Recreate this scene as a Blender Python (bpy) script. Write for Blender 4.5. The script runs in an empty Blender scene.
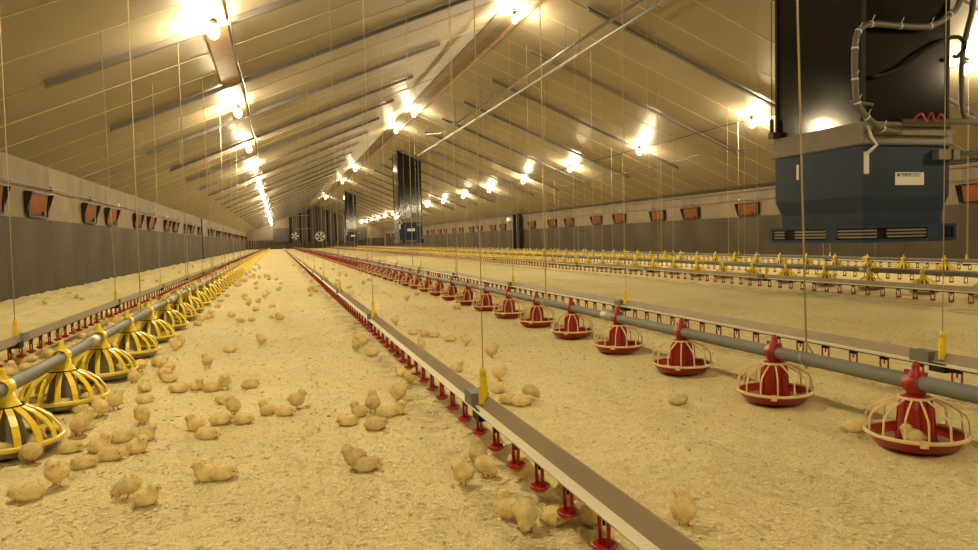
import bpy, bmesh, math, random
from mathutils import Vector, Matrix, noise
random.seed(7)
PI = math.pi
S = bpy.context.scene
COL = S.collection
R = random.random

# ---------------------------------------------------------------- camera
H = 0.85
YAW, PITCH, ROLL = 0.284332, 0.050685, 0.0238
F_ = Vector((math.sin(YAW)*math.cos(PITCH), math.cos(YAW)*math.cos(PITCH), -math.sin(PITCH)))
R0 = Vector((math.cos(YAW), -math.sin(YAW), 0)); U0 = R0.cross(F_)
Rr = R0*math.cos(ROLL) - U0*math.sin(ROLL); Ur = U0*math.cos(ROLL) + R0*math.sin(ROLL)
cd = bpy.data.cameras.new('camera'); cam = bpy.data.objects.new('camera', cd); COL.objects.link(cam)
m = Matrix.Identity(4)
for i in range(3):
    m[i][0] = Rr[i]; m[i][1] = Ur[i]; m[i][2] = -F_[i]
m.translation = Vector((0, 0, H))
cam.matrix_world = m
cd.sensor_width = 36; cd.lens = 720.0/978*36; cd.clip_end = 400; cd.clip_start = 0.02
cd.dof.use_dof = False
S.camera = cam
# ---------------------------------------------------------------- world, exposure
w = bpy.data.worlds.new('world'); S.world = w; w.use_nodes = True
w.node_tree.nodes['Background'].inputs[0].default_value = (0.02, 0.022, 0.03, 1)
w.node_tree.nodes['Background'].inputs[1].default_value = 0.3
S.view_settings.view_transform = 'Standard'; S.view_settings.look = 'None'
S.view_settings.exposure = 0.0; S.view_settings.gamma = 1.0
S.view_settings.use_curve_mapping = False
LAMP_COL = (1.0, 0.82, 0.50)
LAMP_POWER = 128.0          # emission strength of each bulb
# ---------------------------------------------------------------- building dimensions
XL, XR, XM = -4.27, 15.9, 5.815
ZE, ZR = 2.44, 6.60
SL = (ZR-ZE)/(XM-XL)
Y0B, Y1B = -9.0, 112.0
def roof_z(x): return ZR - abs(x-XM)*SL

# ================================================================ helpers
def mat(name, col, rough=0.6, metal=0.0, spec=0.5, var=0.0, vscale=6.0, bump=0.0, bscale=40.0, objvar=0.0,
        stretch=(1, 1, 1), emis=None, estr=0.0, sss=0.0, col2=None, coat=0.0, aniso=0.0):
    M = bpy.data.materials.new(name); M.use_nodes = True
    nt = M.node_tree; N = nt.nodes; L = nt.links
    b = N['Principled BSDF']
    b.inputs['Roughness'].default_value = rough; b.inputs['Metallic'].default_value = metal
    b.inputs['Specular IOR Level'].default_value = spec
    b.inputs['Base Color'].default_value = (*col, 1)
    if coat: b.inputs['Coat Weight'].default_value = coat; b.inputs['Coat Roughness'].default_value = .15
    if sss:
        b.inputs['Subsurface Weight'].default_value = sss
        b.inputs['Subsurface Radius'].default_value = (.01, .006, .003)
    if aniso: b.inputs['Anisotropic'].default_value = aniso
    if emis:
        b.inputs['Emission Color'].default_value = (*emis, 1); b.inputs['Emission Strength'].default_value = estr
    if var or bump:
        tc = N.new('ShaderNodeTexCoord'); mp = N.new('ShaderNodeMapping'); mp.inputs['Scale'].default_value = stretch
        L.new(tc.outputs['Object'], mp.inputs[0])
    src = None
    if var:
        n = N.new('ShaderNodeTexNoise'); n.inputs['Scale'].default_value = vscale; n.inputs['Detail'].default_value = 5
        L.new(mp.outputs[0], n.inputs['Vector'])
        r = N.new('ShaderNodeValToRGB'); r.color_ramp.elements[0].position = .3; r.color_ramp.elements[1].position = .7
        c2 = col2 if col2 else tuple(c*(1-var) for c in col)
        r.color_ramp.elements[0].color = (*c2, 1); r.color_ramp.elements[1].color = (*col, 1)
        L.new(n.outputs['Fac'], r.inputs[0]); src = r.outputs[0]
    if objvar:
        oi = N.new('ShaderNodeObjectInfo'); hs = N.new('ShaderNodeHueSaturation')
        mr = N.new('ShaderNodeMapRange'); mr.inputs[3].default_value = 1-objvar; mr.inputs[4].default_value = 1+objvar*.5
        L.new(oi.outputs['Random'], mr.inputs[0]); L.new(mr.outputs[0], hs.inputs['Value'])
        if src: L.new(src, hs.inputs['Color'])
        else: hs.inputs['Color'].default_value = (*col, 1)
        src = hs.outputs[0]
    if src: L.new(src, b.inputs['Base Color'])
    if bump:
        n2 = N.new('ShaderNodeTexNoise'); n2.inputs['Scale'].default_value = bscale; n2.inputs['Detail'].default_value = 4
        L.new(mp.outputs[0], n2.inputs['Vector'])
        bp = N.new('ShaderNodeBump'); bp.inputs['Strength'].default_value = bump; bp.inputs['Distance'].default_value = .01
        L.new(n2.outputs['Fac'], bp.inputs['Height']); L.new(bp.outputs[0], b.inputs['Normal'])
    return M

class MB:
    def __init__(s): s.v = []; s.f = []; s.mi = []; s.sm = []
    def add(s, vs, fs, mi=0, smooth=False):
        o = len(s.v); s.v += [tuple(v) for v in vs]; s.f += [tuple(i+o for i in f) for f in fs]
        s.mi += [mi]*len(fs); s.sm += [smooth]*len(fs)
    def box(s, a, b, mi=0):
        x0, y0, z0 = a; x1, y1, z1 = b
        s.add([(x0,y0,z0),(x1,y0,z0),(x1,y1,z0),(x0,y1,z0),(x0,y0,z1),(x1,y0,z1),(x1,y1,z1),(x0,y1,z1)],
              [(0,3,2,1),(4,5,6,7),(0,1,5,4),(1,2,6,5),(2,3,7,6),(3,0,4,7)], mi)
    def tube(s, pts, r, n=8, mi=0, cap=True, smooth=True):
        pts = [Vector(p) for p in pts]; rs = r if isinstance(r, (list, tuple)) else [r]*len(pts)
        vs = []; fs = []; prev = None
        for i, p in enumerate(pts):
            t = (pts[min(i+1, len(pts)-1)] - pts[max(i-1, 0)]).normalized()
            if prev is None:
                u = t.orthogonal().normalized()
            else:
                u = (prev - t*prev.dot(t)); u = u.normalized() if u.length > 1e-6 else t.orthogonal().normalized()
            prev = u; v = t.cross(u)
            for k in range(n):
                a = 2*PI*k/n; vs.append(p + (u*math.cos(a)+v*math.sin(a))*rs[i])
        for i in range(len(pts)-1):
            for k in range(n):
                k2 = (k+1) % n
                fs.append((i*n+k, i*n+k2, (i+1)*n+k2, (i+1)*n+k))
        if cap:
            fs.append(tuple(range(n))[::-1]); fs.append(tuple((len(pts)-1)*n+k for k in range(n)))
        s.add(vs, fs, mi, smooth)
    def lathe(s, prof, n=24, c=(0,0,0), mi=0, smooth=True, closed=False):
        vs = []; fs = []
        for r, z in prof:
            for k in range(n):
                a = 2*PI*k/n; vs.append((c[0]+r*math.cos(a), c[1]+r*math.sin(a), c[2]+z))
        m_ = len(prof)
        for i in range(m_ if closed else m_-1):
            for k in range(n):
                k2 = (k+1) % n; j = (i+1) % m_
                fs.append((i*n+k, i*n+k2, j*n+k2, j*n+k))
        s.add(vs, fs, mi, smooth)
    def prism(s, poly, axis, a, b, mi=0):
        # poly: 2D points; axis 'y': (x,z) ; 'x': (y,z); 'z': (x,y)
        def P(q, t): return (q[0], t, q[1]) if axis == 'y' else (t, q[0], q[1]) if axis == 'x' else (q[0], q[1], t)
        n = len(poly)
        s.add([P(q, a) for q in poly]+[P(q, b) for q in poly],
              [tuple(range(n)), tuple(range(n, 2*n))[::-1]]+[(i, i+n, (i+1) % n+n, (i+1) % n) for i in range(n)], mi)
    def mesh(s, name, mats):
        me = bpy.data.meshes.new(name); me.from_pydata(s.v, [], s.f)
        for M in (mats if isinstance(mats, (list, tuple)) else [mats]): me.materials.append(M)
        me.polygons.foreach_set('material_index', s.mi); me.polygons.foreach_set('use_smooth', s.sm)
        bm = bmesh.new(); bm.from_mesh(me); bmesh.ops.recalc_face_normals(bm, faces=bm.faces); bm.to_mesh(me); bm.free()
        me.update(); return me
    def obj(s, name, mats, parent=None, loc=None):
        return link(name, s.mesh(name, mats), parent, loc)
def link(name, me, parent=None, loc=None, rz=0, scale=None):
    o = bpy.data.objects.new(name, me); COL.objects.link(o)
    if parent: o.parent = parent
    if loc is not None: o.location = loc
    if rz: o.rotation_euler.z = rz
    if scale: o.scale = (scale,)*3
    return o
def tag(o, label=None, cat=None, group=None, kind=None):
    if label: o['label'] = label
    if cat: o['category'] = cat
    if group: o['group'] = group
    if kind: o['kind'] = kind
    return o
def thing(name, label, cat, loc=(0,0,0), rz=0, group=None):
    return tag(link(name, None, None, loc, rz), label, cat, group)
def struct(name, parent=None, loc=None): return tag(link(name, None, parent, loc), kind='structure')
def kids(o): return [c for c in ALLCH.get(o.name, [])]
ALLCH = {}
def child(name, me, parent, loc=None, rz=0):
    o = link(name, me, parent, loc, rz); ALLCH.setdefault(parent.name, []).append(o); return o
def dup(o, parent=None):
    c = o.copy(); COL.objects.link(c)
    if parent: c.parent = parent
    for ch in ALLCH.get(o.name, []):
        d = dup(ch, c); ALLCH.setdefault(c.name, []).append(d)
    return c
ONES = 'first second third fourth fifth sixth seventh eighth ninth tenth eleventh twelfth thirteenth fourteenth fifteenth sixteenth seventeenth eighteenth nineteenth'.split()
TENS = {2:('twentieth','twenty'),3:('thirtieth','thirty'),4:('fortieth','forty'),5:('fiftieth','fifty'),6:('sixtieth','sixty'),7:('seventieth','seventy'),8:('eightieth','eighty'),9:('ninetieth','ninety')}
def nth(k):   # 1-based
    if k <= 19: return ONES[k-1]
    t, u = divmod(k, 10)
    return TENS[t][0] if u == 0 else TENS[t][1]+'-'+ONES[u-1]

# ================================================================ materials
def litter_mat():
    M = bpy.data.materials.new('litter'); M.use_nodes = True; nt = M.node_tree; N = nt.nodes; L = nt.links
    b = N['Principled BSDF']; b.inputs['Roughness'].default_value = .85; b.inputs['Specular IOR Level'].default_value = .2
    tc = N.new('ShaderNodeTexCoord')
    def noi(sc, det=4, rough=.6):
        n = N.new('ShaderNodeTexNoise'); n.inputs['Scale'].default_value = sc; n.inputs['Detail'].default_value = det
        n.inputs['Roughness'].default_value = rough
        L.new(tc.outputs['Object'], n.inputs['Vector']); return n
    def ramp(n, stops, out='Fac'):
        r = N.new('ShaderNodeValToRGB'); e = r.color_ramp.elements
        e[0].position = stops[0][0]; e[0].color = (*stops[0][1], 1); e[1].position = stops[1][0]; e[1].color = (*stops[1][1], 1)
        for p, c in stops[2:]:
            q = e.new(p); q.color = (*c, 1)
        L.new(n.outputs[out], r.inputs[0]); return r
    fine = noi(120, 6, .8); r1 = ramp(fine, [(.33, (.36,.26,.11)), (.48, (.88,.78,.42)), (.66, (.97,.92,.60))])
    mid = noi(14, 5, .7); r2 = ramp(mid, [(.30, (.80,.75,.64)), (.60, (1,1,1))])
    big = noi(.9, 4, .6); r3 = ramp(big, [(.32, (.88,.84,.76)), (.6, (1,1,1))])
    speck = N.new('ShaderNodeTexVoronoi'); speck.inputs['Scale'].default_value = 38; L.new(tc.outputs['Object'], speck.inputs['Vector'])
    r4 = ramp(speck, [(.06, (.42,.28,.14)), (.13, (1,1,1))], 'Distance')
    cur = r1.outputs[0]
    for r, f in ((r2, .55), (r3, .7), (r4, .8)):
        mx = N.new('ShaderNodeMix'); mx.data_type = 'RGBA'; mx.blend_type = 'MULTIPLY'; mx.inputs[0].default_value = f
        L.new(cur, mx.inputs[6]); L.new(r.outputs[0], mx.inputs[7]); cur = mx.outputs[2]
    # damp, trodden litter below the drinker rails (stain with its own shape)
    sx = N.new('ShaderNodeSeparateXYZ'); L.new(tc.outputs['Object'], sx.inputs[0])
    prev = None
    for x0, wd in ((-1.83, .22), (.70, .16), (3.15, .16), (6.8, .3), (9.25, .3), (12.1, .3)):
        a = N.new('ShaderNodeMath'); a.operation = 'SUBTRACT'; a.inputs[1].default_value = x0; L.new(sx.outputs[0], a.inputs[0])
        c = N.new('ShaderNodeMath'); c.operation = 'ABSOLUTE'; L.new(a.outputs[0], c.inputs[0])
        d = N.new('ShaderNodeMapRange'); d.inputs[1].default_value = wd; d.inputs[2].default_value = 0; d.inputs[3].default_value = 0; d.inputs[4].default_value = 1
        L.new(c.outputs[0], d.inputs[0])
        if prev:
            q = N.new('ShaderNodeMath'); q.operation = 'MAXIMUM'; L.new(prev, q.inputs[0]); L.new(d.outputs[0], q.inputs[1]); prev = q.outputs[0]
        else: prev = d.outputs[0]
    pn = noi(5, 4, .7); pm = N.new('ShaderNodeMapRange'); pm.inputs[1].default_value = .42; pm.inputs[2].default_value = .62; L.new(pn.outputs['Fac'], pm.inputs[0])
    mu = N.new('ShaderNodeMath'); mu.operation = 'MULTIPLY'; L.new(prev, mu.inputs[0]); L.new(pm.outputs[0], mu.inputs[1])
    m2 = N.new('ShaderNodeMath'); m2.operation = 'MULTIPLY'; m2.inputs[1].default_value = .7; L.new(mu.outputs[0], m2.inputs[0])
    mx = N.new('ShaderNodeMix'); mx.data_type = 'RGBA'; L.new(m2.outputs[0], mx.inputs[0]); L.new(cur, mx.inputs[6]); mx.inputs[7].default_value = (.22,.15,.075,1)
    L.new(mx.outputs[2], b.inputs['Base Color'])
    bn = noi(70, 5, .7); bp = N.new('ShaderNodeBump'); bp.inputs['Strength'].default_value = .8; bp.inputs['Distance'].default_value = .008
    L.new(bn.outputs['Fac'], bp.inputs['Height']); L.new(bp.outputs[0], b.inputs['Normal'])
    return M
M_litter = litter_mat()
M_flake = mat('shavings', (.93,.84,.55), .8, var=1, vscale=45, col2=(.62,.45,.21))
M_ceil = mat('ceiling_sheet', (.27,.222,.155), .46, spec=.6, var=.10, vscale=1.2, objvar=.06, bump=.05, bscale=5)
M_joint = mat('joint_strip', (.62,.54,.33), .5)
M_beam = mat('galvanised_beam', (.13,.115,.10), .55, metal=.3)
M_wallu = mat('wall_upper', (.25,.205,.145), .85, spec=.15, var=.22, vscale=1.6, objvar=.05)
M_walll = mat('wall_lower', (.10,.082,.060), .8, spec=.12, var=.35, vscale=1.3, objvar=.05, stretch=(1,1,.5))
M_backing = mat('wall_backing', (.20,.18,.15), .9)
M_black = mat('black_plastic', (.014,.013,.012), .6, spec=.2)
M_dark = mat('dark_steel', (.05,.045,.04), .5, metal=.2)
M_orange = mat('orange_flap', (.22,.075,.016), .8, spec=.15, var=.3, vscale=4, objvar=.2)
M_duct = mat('black_duct', (.006,.006,.007), .11, spec=.45, bump=.02, bscale=2)
M_blue = mat('blue_casing', (.008,.024,.062), .5, spec=.3, var=.25, vscale=3)
M_blued = mat('blue_base', (.010,.028,.066), .5, spec=.3)
M_collar = mat('zinc_collar', (.20,.175,.125), .55, metal=.2, var=.25, vscale=5)
M_slat = mat('louvre_slat', (.24,.21,.16), .5, metal=.2)
M_white = mat('white_plastic', (.75,.74,.70), .4)
M_cream = mat('cream_plastic', (.86,.66,.34), .4, spec=.4)
M_red = mat('red_plastic', (.36,.016,.011), .36, var=.2, vscale=12, objvar=.1)
M_redd = mat('red_cup', (.38,.014,.011), .3)
M_yellow = mat('yellow_plastic', (.88,.66,.03), .35, objvar=.1)
M_yellowd = mat('yellow_rim', (.84,.68,.10), .35)
M_pipe = mat('grey_pipe', (.215,.22,.21), .55, spec=.3, var=.25, vscale=5, stretch=(1,.3,1))
M_pipel = mat('light_grey_pipe', (.42,.42,.38), .4, metal=.2, var=.25, vscale=5)
M_alu = mat('aluminium_rail', (.34,.275,.18), .55, metal=.2, var=.15, vscale=4, stretch=(1,.3,1))
M_roofpipe = mat('roof_pipe_grey', (.22,.20,.17), .42)
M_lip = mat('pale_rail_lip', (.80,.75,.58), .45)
M_water = mat('water_tube', (.10,.09,.08), .4)
M_cord = mat('cord', (.48,.40,.22), .8)
M_feed = mat('feed', (.42,.28,.12), .9, bump=.6, bscale=200)
M_cone = mat('grey_inner_cone', (.24,.21,.13), .5)
M_wood = mat('wooden_batten', (.40,.25,.12), .6, var=.3, vscale=4)
M_cable = mat('grey_conduit', (.12,.11,.095), .5)
M_chick = mat('chick_down', (.93,.84,.46), .9, spec=.1, var=1, vscale=30, col2=(.80,.60,.26), objvar=.12, bump=.25, bscale=420, sss=.1)
M_beak = mat('beak', (.70,.33,.20), .5)
M_foot = mat('foot', (.68,.28,.17), .6)
M_eye = mat('eye', (.01,.008,.006), .2)
M_bulb = mat('bulb_glow', (1,.9,.7), .3, emis=LAMP_COL, estr=LAMP_POWER*10)
M_text = mat('printed_blue', (.04,.04,.07), .5)
M_fan = mat('fan_white', (.7,.68,.62), .4)

# ================================================================ FLOOR
def fz(x, y):
    d = min(1, max(0, (x+2.4)/-1.2)) if x < -2.4 else 0
    z = noise.noise(Vector((x*3.1, y*3.1, 0)))*.010 + noise.noise(Vector((x*9, y*9, 3)))*.007
    if y < 14: z += noise.noise(Vector((x*26, y*26, 7)))*.0045
    if d: z += d*(noise.noise(Vector((x*6, y*6, 11)))*.04+noise.noise(Vector((x*11, y*11, 5)))*.035+.03)
    z += .018*math.exp(-((x-2.35)/.35)**2)*(-1)*.3
    return z
ysr = [Y0B]; 
while ysr[-1] < -.2: ysr.append(ysr[-1]+.8)
ysr.append(.4)
while ysr[-1] < Y1B: ysr.append(ysr[-1]+max(.024, .013*ysr[-1]))
ysr[-1] = Y1B
xsr = []; x = XL-.02
while x < XR+.02:
    xsr.append(x); x += .04 if x < 4 else .09 if x < 8 else .2
xsr.append(XR+.02)
nx, ny = len(xsr), len(ysr)
fv = [(x, y, fz(x, y)) for y in ysr for x in xsr]
ff = [(j*nx+i, j*nx+i+1, (j+1)*nx+i+1, (j+1)*nx+i) for j in range(ny-1) for i in range(nx-1)]
me = bpy.data.meshes.new('floor'); me.from_pydata(fv, [], ff); me.materials.append(M_litter)
me.polygons.foreach_set('use_smooth', [True]*len(ff)); me.update()
tag(link('floor', me), kind='structure')
# loose wood shavings on top of the floor
NEARP = [(2.36, 2.197)]+[(2.36, 3.03+.862*k) for k in range(6)]+[(-1.12, 3.42), (-1.12, 4.28)]+[(-1.12, 5.12+.93*k) for k in range(4)]
mb = MB(); rs = random.Random(3)
for k in range(75000):
    y = .9-3.4*math.log(1-.985*rs.random()); x = -2.6+rs.random()*(2.6+ .62*y+3.0)
    if x > 5.2: continue
    if any(math.hypot(x-a_, y-b_) < .21 for a_, b_ in NEARP): continue
    s_ = (.0025+.0055*rs.random())*(1+.08*y); a = rs.random()*PI; t = (rs.random()-.5)*1.0; z = fz(x, y)+.002+.004*rs.random()
    ux, uy = math.cos(a)*s_, math.sin(a)*s_; vx, vy = -math.sin(a)*s_*.5, math.cos(a)*s_*.5
    mb.add([(x-ux-vx, y-uy-vy, z-t*s_), (x+ux-vx, y+uy-vy, z+t*s_*.6), (x+ux+vx, y+uy+vy, z+t*s_), (x-ux+vx, y-uy+vy, z)], [(0,1,2,3)])
me = bpy.data.meshes.new('wood_shavings'); me.from_pydata(mb.v, [], mb.f); me.materials.append(M_flake)
tag(link('wood_shavings', me), 'pale curled wood shavings littered over the barn floor', 'litter', kind='stuff')

# ================================================================ ROOF
ceiling = struct('ceiling')
PW = 1.267
ang = math.atan(SL); slen = (XM-XL)/math.cos(ang)
mb = MB(); mb.box((0, .008, 0), (slen, PW-.008, .05)); panel_me = mb.mesh('ceiling_panel', M_ceil)
mb = MB(); mb.box((0, -.009, -.006), (slen, .009, 0)); strip_me = mb.mesh('joint_strip', M_joint)
mb = MB()   # outer roof skin over the panels
for sgn, xe in ((1, XL), (-1, XR)):
    mb.add([(xe, Y0B, ZE+.06), (xe, Y1B, ZE+.06), (XM, Y1B, ZR+.06), (XM, Y0B, ZR+.06),
            (xe, Y0B, ZE+.12), (xe, Y1B, ZE+.12), (XM, Y1B, ZR+.12), (XM, Y0B, ZR+.12)],
           [(0,1,2,3),(4,5,6,7),(0,1,5,4),(1,2,6,5),(2,3,7,6),(3,0,4,7)])
mb.obj('roof_skin', M_backing, ceiling)
mb = MB()
mb.prism([(XM-.34, ZR-.165), (XM, ZR-.125), (XM+.34, ZR-.165), (XM+.34, ZR-.15), (XM, ZR-.10), (XM-.34, ZR-.15)], 'y', Y0B, Y1B)
mb.obj('ridge_cap', M_wallu, ceiling)
mb = MB(); mb.box((XM+.24, Y0B, ZR-.24), (XM+.34, Y1B, ZR-.17)); mb.obj('ridge_batten', M_wood, ceiling)
def rafter_frame(o, side, y):
    # local x runs up the slope; local z is the outward normal
    if side < 0:
        o.matrix_world = Matrix.Translation((XL, y, ZE)) @ Matrix.Rotation(-ang, 4, 'Y')
    else:
        o.matrix_world = Matrix.Translation((XR, y, ZE)) @ Matrix.Rotation(PI, 4, 'Z') @ Matrix.Rotation(-ang, 4, 'Y') 
for side in (-1, 1):
    off = 9.58 if side < 0 else 13.06
    k0 = math.ceil((Y0B-off)/PW); k = k0
    while off+(k+1)*PW < Y1B+.3:
        y = off+k*PW
        o = link('ceiling_panel', panel_me, ceiling); rafter_frame(o, side, y if side < 0 else y+PW)
        o.rotation_mode = 'XYZ'; o.rotation_euler.x += (R()-.5)*.006; o.rotation_euler.y += (R()-.5)*.0015
        o = link('joint_strip', strip_me, ceiling); rafter_frame(o, side, y)
        k += 1
# slim steel beams below the sheeting
def slope_box(mb, x0, x1, y0, y1, d0, d1, mi=0):
    vs = []
    for x in (x0, x1):
        z = roof_z(x)
        vs += [(x, y0, z-d0), (x, y1, z-d0), (x, y1, z-d1), (x, y0, z-d1)]
    mb.add(vs, [(0,1,2,3),(7,6,5,4),(0,4,5,1),(1,5,6,2),(2,6,7,3),(3,7,4,0)], mi)
bi = 0
for side, xa, xb, ys0 in ((-1, -2.82, 4.18, 10.7), (1, 7.0, 13.9, 11.6)):
    k = 0
    y = ys0-3.8*3
    while y < Y1B-2:
        mb = MB(); slope_box(mb, xa, xb, y-.05, y+.05, .085, .10); slope_box(mb, xa, xb, y-.008, y+.008, .012, .085)
        o = mb.obj('roof_beam', M_beam, None)
        k += 1
        tag(o, f'slim dark steel beam under the {"left" if side<0 else "right"} roof slope, {nth(k)} along', 'beam', 'slim steel beams under the roof')
        y += 3.8
# ================================================================ WALLS
def sidewall(name, X, sg):
    W = struct(name)
    mb = MB(); mb.box((min(X, X-sg*.2)-(.0), Y0B, -.1), (max(X, X-sg*.2), Y1B, ZE+.10)); mb.obj('wall_core', M_backing, W)
    hl = 1.40
    mb = MB(); mb.box((0, .006, -.05), (sg*.03, 2.497, hl)); lo = mb.mesh('wall_panel', M_walll)
    mb = MB(); mb.box((0, .006, hl+.004), (sg*.022, 2.494, ZE+.02)); up = mb.mesh('wall_panel', M_wallu)
    y = Y0B
    while y < Y1B-1:
        link('wall_panel', lo, W, (X, y, 0)); link('wall_panel', up, W, (X, y, 0)); y += 2.5
    return W
wl = sidewall('wall_left', XL, 1); wr = sidewall('wall_right', XR, -1)
mb = MB()
mb.tube([(XR-.1, Y0B, ZE-.03), (XR-.1, Y1B, ZE-.03)], .035, 8); mb.obj('trim_1', M_dark); tag(bpy.data.objects['trim_1'], kind='structure')
mb = MB(); mb.box((XR-.09, Y0B, ZE-.16), (XR-.025, Y1B, ZE-.075)); tag(mb.obj('trim_2', M_wallu), kind='structure')
mb = MB(); mb.box((XR-.06, Y0B, -.02), (XR-.03, Y1B, .07)); tag(mb.obj('baseboard_right', M_white), kind='structure')
for nm, X, sg, z in (('left', XL, 1, 2.0), ('right', XR, -1, 1.98)):
    for q_, (ya, yb) in enumerate(((2.0, 45.0), (47.6, 100))):
        mb = MB(); pts = []; y = ya
        while y < yb:
            pts.append((X+sg*.10, y, z+.012*math.sin(y*1.7))); y += 1.2
        mb.tube(pts, .013, 6)
        o = mb.obj('flap_control_rod', M_cable)
        tag(o, f'thin grey control rod above the {nm} wall air inlets, {"near" if q_ == 0 else "far"} half', 'rod', 'rods above the air inlets')
        for k in range(10 if q_ == 0 else 4):
            b = MB(); b.box((X+sg*.035, -.03, -.02), (X+sg*.09, .03, .05)); b.box((X+sg*.05, -.05, .03), (X+sg*.075, .05, .06))
            link('rod_bracket', b.mesh('rod_bracket', M_white if k % 3 == 0 else M_cable), o, (0, (12.9 if q_ == 0 else 49)+k*3.1, z))
# wall ends
def gable(name, y, sg):
    W = struct(name)
    mb = MB(); mb.prism([(XL-.2, -.1), (XR+.2, -.1), (XR+.2, ZE+.1), (XM, ZR+.1), (XL-.2, ZE+.1)], 'y', y, y+sg*.2)
    mb.obj('wall_core', M_backing, W)
    n = 8; wd = (XR-XL)/n
    for k in range(n):
        a = XL+k*wd; b = a+wd
        mb = MB(); mb.box((a+.01, y-sg*.04, -.05), (b-.01, y, 1.35)); mb.obj('wall_panel', M_walll, W)
        pl = [(a+.01, 1.36), (b-.01, 1.36), (b-.01, roof_z(b)-.02)]
        if a < XM < b-.01: pl.append((XM, ZR-.02))
        pl.append((a+.01, roof_z(a)-.02))
        mb = MB(); mb.prism(pl, 'y', y-sg*.03, y); mb.obj('wall_panel', M_wallu, W)
    return W
gf = gable('wall_far', Y1B, 1); gb = gable('wall_back', Y0B, -1)
# dark ventilation cabinet on the far gable, planked
cab = thing('extractor_cabinet', 'tall dark planked gable cabinet on the far end wall', 'cabinet', (0, Y1B-.05, 0))
npl = 18; a0, a1 = 1.75, 9.75; wd = (a1-a0)/npl
for k in range(npl):
    a = a0+k*wd; b = a+wd; d = .5+.03*(k % 2)
    pl = [(a+.01, 1.0), (b-.01, 1.0), (b-.01, roof_z(b)-.25), (a+.01, roof_z(a)-.25)]
    mb = MB(); mb.prism(pl, 'y', -d, 0); mb.obj('plank', M_dark if k % 3 else M_black, cab)
for zz in (2.9, 4.9):
    mb = MB(); mb.box((a0+.9, -.60, zz), (a0+3.0, -.5, zz+.09)); mb.obj('rail', M_collar, cab)
def far_box(x0, x1, z0, z1, lab):
    c = thing('wall_cabinet', lab, 'cabinet', (0, Y1B-.05, 0), group='low cabinets at the far end')
    n = 5; wd = (x1-x0)/n
    for k in range(n):
        mb = MB(); mb.box((x0+k*wd+.01, -.35-.02*(k % 2), z0), (x0+(k+1)*wd-.01, 0, z1)); mb.obj('plank', M_dark, c)
far_box(-.6, 1.7, 1.05, 3.1, 'low dark cabinet left of the tall gable cabinet at the far end')
far_box(11.0, 13.1, 1.05, 3.1, 'low dark cabinet right of the tall gable cabinet at the far end')
def fan(x, z, r, lab, ring):
    f = thing('exhaust_fan', lab, 'fan', (x, Y1B-.90, z), group='exhaust fans at the far end')
    mb = MB(); n = 20; vs = []; fs = []
    for i, (rr, yy) in enumerate([(r, -.12), (r, .22), (r*.86, .22), (r*.86, -.12)]):
        for k in range(n):
            a = 2*PI*k/n; vs.append((rr*math.cos(a), yy, rr*math.sin(a)))
    for i in range(4):
        for k in range(n): fs.append((i*n+k, i*n+(k+1) % n, ((i+1) % 4)*n+(k+1) % n, ((i+1) % 4)*n+k))
    mb.add(vs, fs, 0, True); mb.obj('shroud', ring, f)
    for k in range(5):
        a = 2*PI*k/5; mb = MB()
        c, s_ = math.cos(a), math.sin(a); q = []
        for t, wdt, tw in ((.12, .08, .08), (.82, .22, .03)):
            for sg in (-1, 1): q.append((r*(t*c-sg*wdt*s_), sg*tw, r*(t*s_+sg*wdt*c)))
        mb.add(q+[(a_, b_+.02, c_) for a_, b_, c_ in q], [(0,1,3,2),(4,6,7,5),(0,4,5,1),(2,3,7,6),(0,2,6,4),(1,5,7,3)]); mb.obj('blade', M_fan, f)
    for sx_ in (-1, 1):
        mb = MB(); mb.box((sx_*r*.8-.03, .15, -.05), (sx_*r*.8+.03, .38, .05)); mb.obj('fan_mount', M_cable, f)
    mb = MB(); mb.lathe([(0.001, -.08), (.1, -.06), (.12, 0), (.1, .08), (.001, .1)], 12); o = mb.obj('hub', M_black, f); o.rotation_euler.x = PI/2
fan(2.55, 1.9, .62, 'round grey fan beneath the tall dark gable cabinet, near its left edge', M_cable)
fan(6.2, 1.75, .72, 'round white fan beneath the middle of the tall dark gable cabinet', M_fan)
# columns
for nm, X, sg, y in (('column_left', XL, 1, 45.4), ('column_right', XR, -1, 46.4)):
    c = struct(nm)
    mb = MB(); a = X+sg*.02; b = X+sg*(.09 if sg > 0 else .30)
    mb.box((min(a, b), y-.10, 0), (max(a, b), y+.10, ZE+(-.02 if sg > 0 else .04))); mb.obj('column_web', M_dark, c)
    for dy in ((-.45, .45) if sg < 0 else ()):
        mb = MB(); mb.box((X-.42, y+dy-.06, 0.1), (X-.02, y+dy+.06, ZE)); mb.obj('column_flange', M_black, c)
mb = MB(); mb.box((XR-.25, 48.0, 2.03), (XR-.03, 48.8, 2.26)); mb.box((XR-.28, 48.1, 2.06), (XR-.25, 48.7, 2.23))
tag(mb.obj('control_box', M_white), 'small white control box beside the dark column on the right wall', 'box')

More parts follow.
